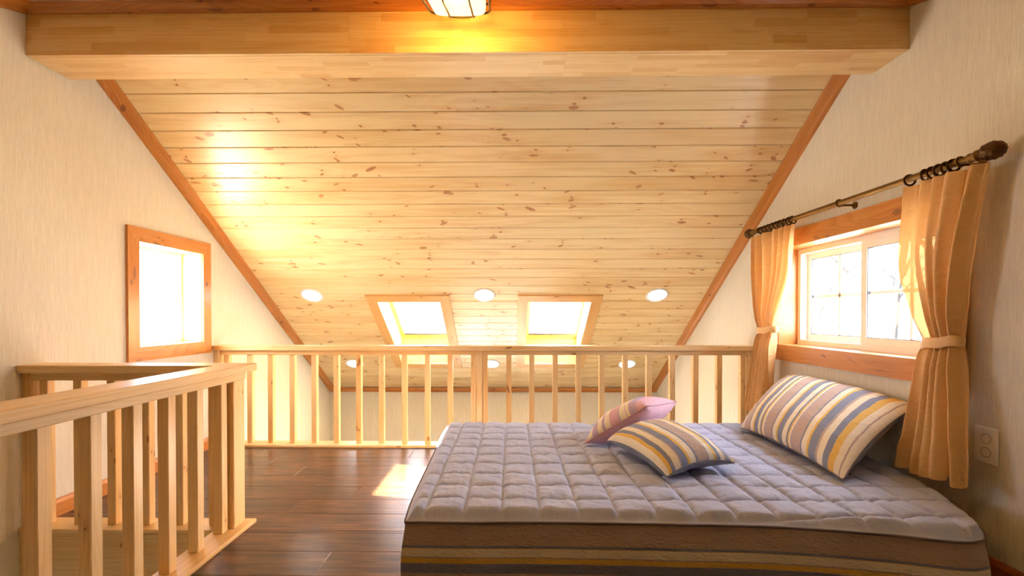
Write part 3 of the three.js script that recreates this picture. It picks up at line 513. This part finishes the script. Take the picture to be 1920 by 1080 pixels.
// ---------------------------------------------------------------- wall outlet
{
  const g = thing('wall_outlet', 'white double wall outlet beside the tied curtain', 'outlet', [XR, 0.536, -1.923]);
  mesh('plate', boxUV(cbox(-0.012, 0, -0.074, 0.074, -0.047, 0.047, 0.004), 0), M.white, g);
  for (const y of [0.028, -0.028]) {
    const s = mesh('socket', lathe([[0.0001, 0.009], [0.0165, 0.009], [0.0185, 0.0135], [0.0215, 0.0135], [0.0215, 0.011]], 'x', 32), mat({ color: srgb(205, 200, 192), roughness: 0.5 }), g); s.rotation.y = Math.PI; s.position.set(0, y, 0.004);
    for (const z of [-0.0095, 0.0095]) mesh('pin_hole', new THREE.CylinderGeometry(0.0026, 0.0026, 0.001, 12).rotateZ(Math.PI / 2).translate(0.0096, 0, z), M.dark, s);
  }
}

// ---------------------------------------------------------------- lamps
M.lens = mat({ color: 0xffffff, emissive: lin(1, 1, 1), emissiveIntensity: 5, roughness: 0.5 });
const spots = [[-1.907, 4.508, 'upper', 'near the square-window gable wall'], [-0.246, 4.506, 'upper', 'between the tops of the two skylights'], [1.403, 4.507, 'upper', 'near the curtained-window gable wall'],
  [-1.877, 5.66, 'lower', 'near the square-window gable wall'], [-0.225, 5.658, 'lower', 'between the bottoms of the two skylights'], [1.408, 5.662, 'lower', 'near the curtained-window gable wall']];
for (const [x, d, row, where] of spots) {
  const g = thing('downlight', 'lit round recessed downlight in the ' + row + ' row ' + where, 'downlight', [x, farY(d), -d], 'recessed downlights in the slope'); g.rotation.x = -TH;
  mesh('rim', lathe([[0.086, 0], [0.086, -0.006], [0.092, -0.009], [0.104, -0.007], [0.108, -0.001], [0.108, 0]], 'y', 48), M.white, g);
  mesh('lens', new THREE.CylinderGeometry(0.086, 0.086, 0.003, 40).translate(0, -0.0025, 0), M.lens, g);
  const l = new THREE.RectAreaLight(0xffffff, 9, 0.14, 0.14); l.position.set(0, -0.012, 0); l.rotation.x = -Math.PI / 2; g.add(l);
}
{ // caged bulkhead lamp on the lower ceiling
  const g = thing('ceiling_lamp', 'glowing bulkhead lamp in a black wire cage before the beam', 'lamp', [-0.225, nearY(1.99) - 0.012, -1.99]); g.rotation.x = Math.atan(0.36);
  const rb = (w, l, r, n = 8) => { const q = []; for (const [sx, sz, a0] of [[1, 1, 0], [-1, 1, 1], [-1, -1, 2], [1, -1, 3]]) for (let k = 0; k <= n; k++) { const a = (a0 + k / n) * Math.PI / 2; q.push([sx * (w / 2 - r) + r * Math.cos(a), sz * (l / 2 - r) + r * Math.sin(a)]); } return q; };
  const layer = (list, m, name) => { const T = [], L = list.map(([w, l, r, y]) => rb(w, l, r).map(([a, b]) => new THREE.Vector3(a, y, b))); for (let i = 0; i + 1 < L.length; i++) for (let k = 0; k < L[i].length; k++) { const j = (k + 1) % L[i].length; T.push([L[i][k], L[i][j], L[i + 1][j]], [L[i][k], L[i + 1][j], L[i + 1][k]]); } for (const [q, f] of [[L[0], 0], [L[L.length - 1], 1]]) for (let k = 1; k + 1 < q.length; k++) T.push(f ? [q[0], q[k], q[k + 1]] : [q[0], q[k + 1], q[k]]); return mesh(name, boxUV(soup(T), 0), m, g); };
  layer([[0.27, 0.35, 0.06, 0], [0.27, 0.35, 0.06, -0.03], [0.255, 0.335, 0.055, -0.036]], M.black, 'base');
  M.lampGlass = mat({ color: srgb(255, 240, 205), emissive: lin(1, 0.72, 0.36), emissiveIntensity: 1.0, roughness: 0.4 });
  layer([[0.235, 0.31, 0.05, -0.036], [0.235, 0.31, 0.05, -0.075], [0.23, 0.305, 0.05, -0.09], [0.218, 0.295, 0.048, -0.098]], M.lampGlass, 'glass_cover');
  const loop = (w, l, y) => tube(rb(w, l, 0.06, 5).map(([a, b]) => new THREE.Vector3(a, y, b)), 0.005, 120, 6, true);
  mesh('cage_ring', loop(0.275, 0.35, -0.05), M.black, g); mesh('cage_ring', loop(0.27, 0.345, -0.085), M.black, g);
  for (const x of [-0.045, 0.06]) mesh('cage_wire', tube([[x, -0.05, -0.176], [x, -0.085, -0.174], [x, -0.105, -0.14], [x, -0.108, 0], [x, -0.105, 0.14], [x, -0.085, 0.174], [x, -0.05, 0.176]].map((q) => new THREE.Vector3(...q)), 0.0042, 60, 6), M.black, g);
  mesh('cage_clip', tube([[-0.08, -0.052, -0.177], [-0.07, -0.086, -0.177], [0.075, -0.086, -0.177], [0.085, -0.052, -0.177]].map((q) => new THREE.Vector3(...q)), 0.004, 60, 6, true), M.black, g);
  const l = new THREE.PointLight(lin(1, 0.48, 0.08), 0.95); l.position.set(0, -0.067, 0); l.castShadow = true; l.shadow.radius = 2.5; g.add(l);
}

// ---------------------------------------------------------------- outdoors
tag(mesh('ground', boxUV(cbox(-60, 60, -2.9, -2.8, -70, 40, 0.01), 0), mat({ color: srgb(196, 190, 176), roughness: 1 }), scene), 'pale winter ground outside the house', 'ground', null, S);
function bareTree(x, d, h, seed, label) {
  const g = thing('bare_tree', label, 'tree', [x, -2.8, -d], 'bare trees outside the window'), r = rng(seed), parts = [], m = mat({ color: srgb(28, 25, 24), roughness: 0.9 });
  const grow = (p, dir, len, rad, depth) => {
    const pts = [p.clone()]; let q = p.clone(), v = dir.clone(); for (let k = 0; k < 4; k++) { v.add(new THREE.Vector3(r() - 0.5, (r() - 0.35) * 0.5, r() - 0.5).multiplyScalar(0.25)).normalize(); q = q.clone().addScaledVector(v, len / 4); pts.push(q); }
    const geo = tube(pts, rad, 8, 5), P2 = geo.attributes.position; for (let i = 0; i <= 8; i++) { const c = new THREE.CatmullRomCurve3(pts).getPointAt(i / 8); for (let k = 0; k <= 5; k++) { const n = i * 6 + k, w = 1 - 0.5 * i / 8; P2.setXYZ(n, lerp(c.x, P2.getX(n), w), lerp(c.y, P2.getY(n), w), lerp(c.z, P2.getZ(n), w)); } }
    parts.push([depth, geo]);
    if (depth < 4) { const n = depth === 0 ? 9 : 4; for (let k = 0; k < n; k++) { const t = depth === 0 ? 0.3 + 0.68 * k / n : 0.3 + 0.65 * r(), at = new THREE.CatmullRomCurve3(pts).getPointAt(t), a = r() * 6.283, nd = v.clone().multiplyScalar(0.55).add(new THREE.Vector3(Math.cos(a), 0.25, Math.sin(a)).multiplyScalar(0.8)).normalize(); grow(at, nd, len * (depth === 0 ? 0.34 : 0.55), rad * 0.5, depth + 1); } }
  };
  grow(new THREE.Vector3(), new THREE.Vector3(0, 1, 0), h, 0.08, 0);
  const pick = (f) => mergeGeometries(parts.filter((q) => f(q[0])).map((q) => q[1]));
  mesh('trunk', pick((q) => q === 0), m, g); mesh('branches', pick((q) => q > 0), m, g).userData.kind = 'stuff';
}
bareTree(6.6, 8.2, 8.5, 5, 'bare tree with thin branches standing behind the sliding window pane'); bareTree(12.5, 13.5, 9, 9, 'taller bare tree standing farther off outside the sliding window');

renderer.render(scene, camera);
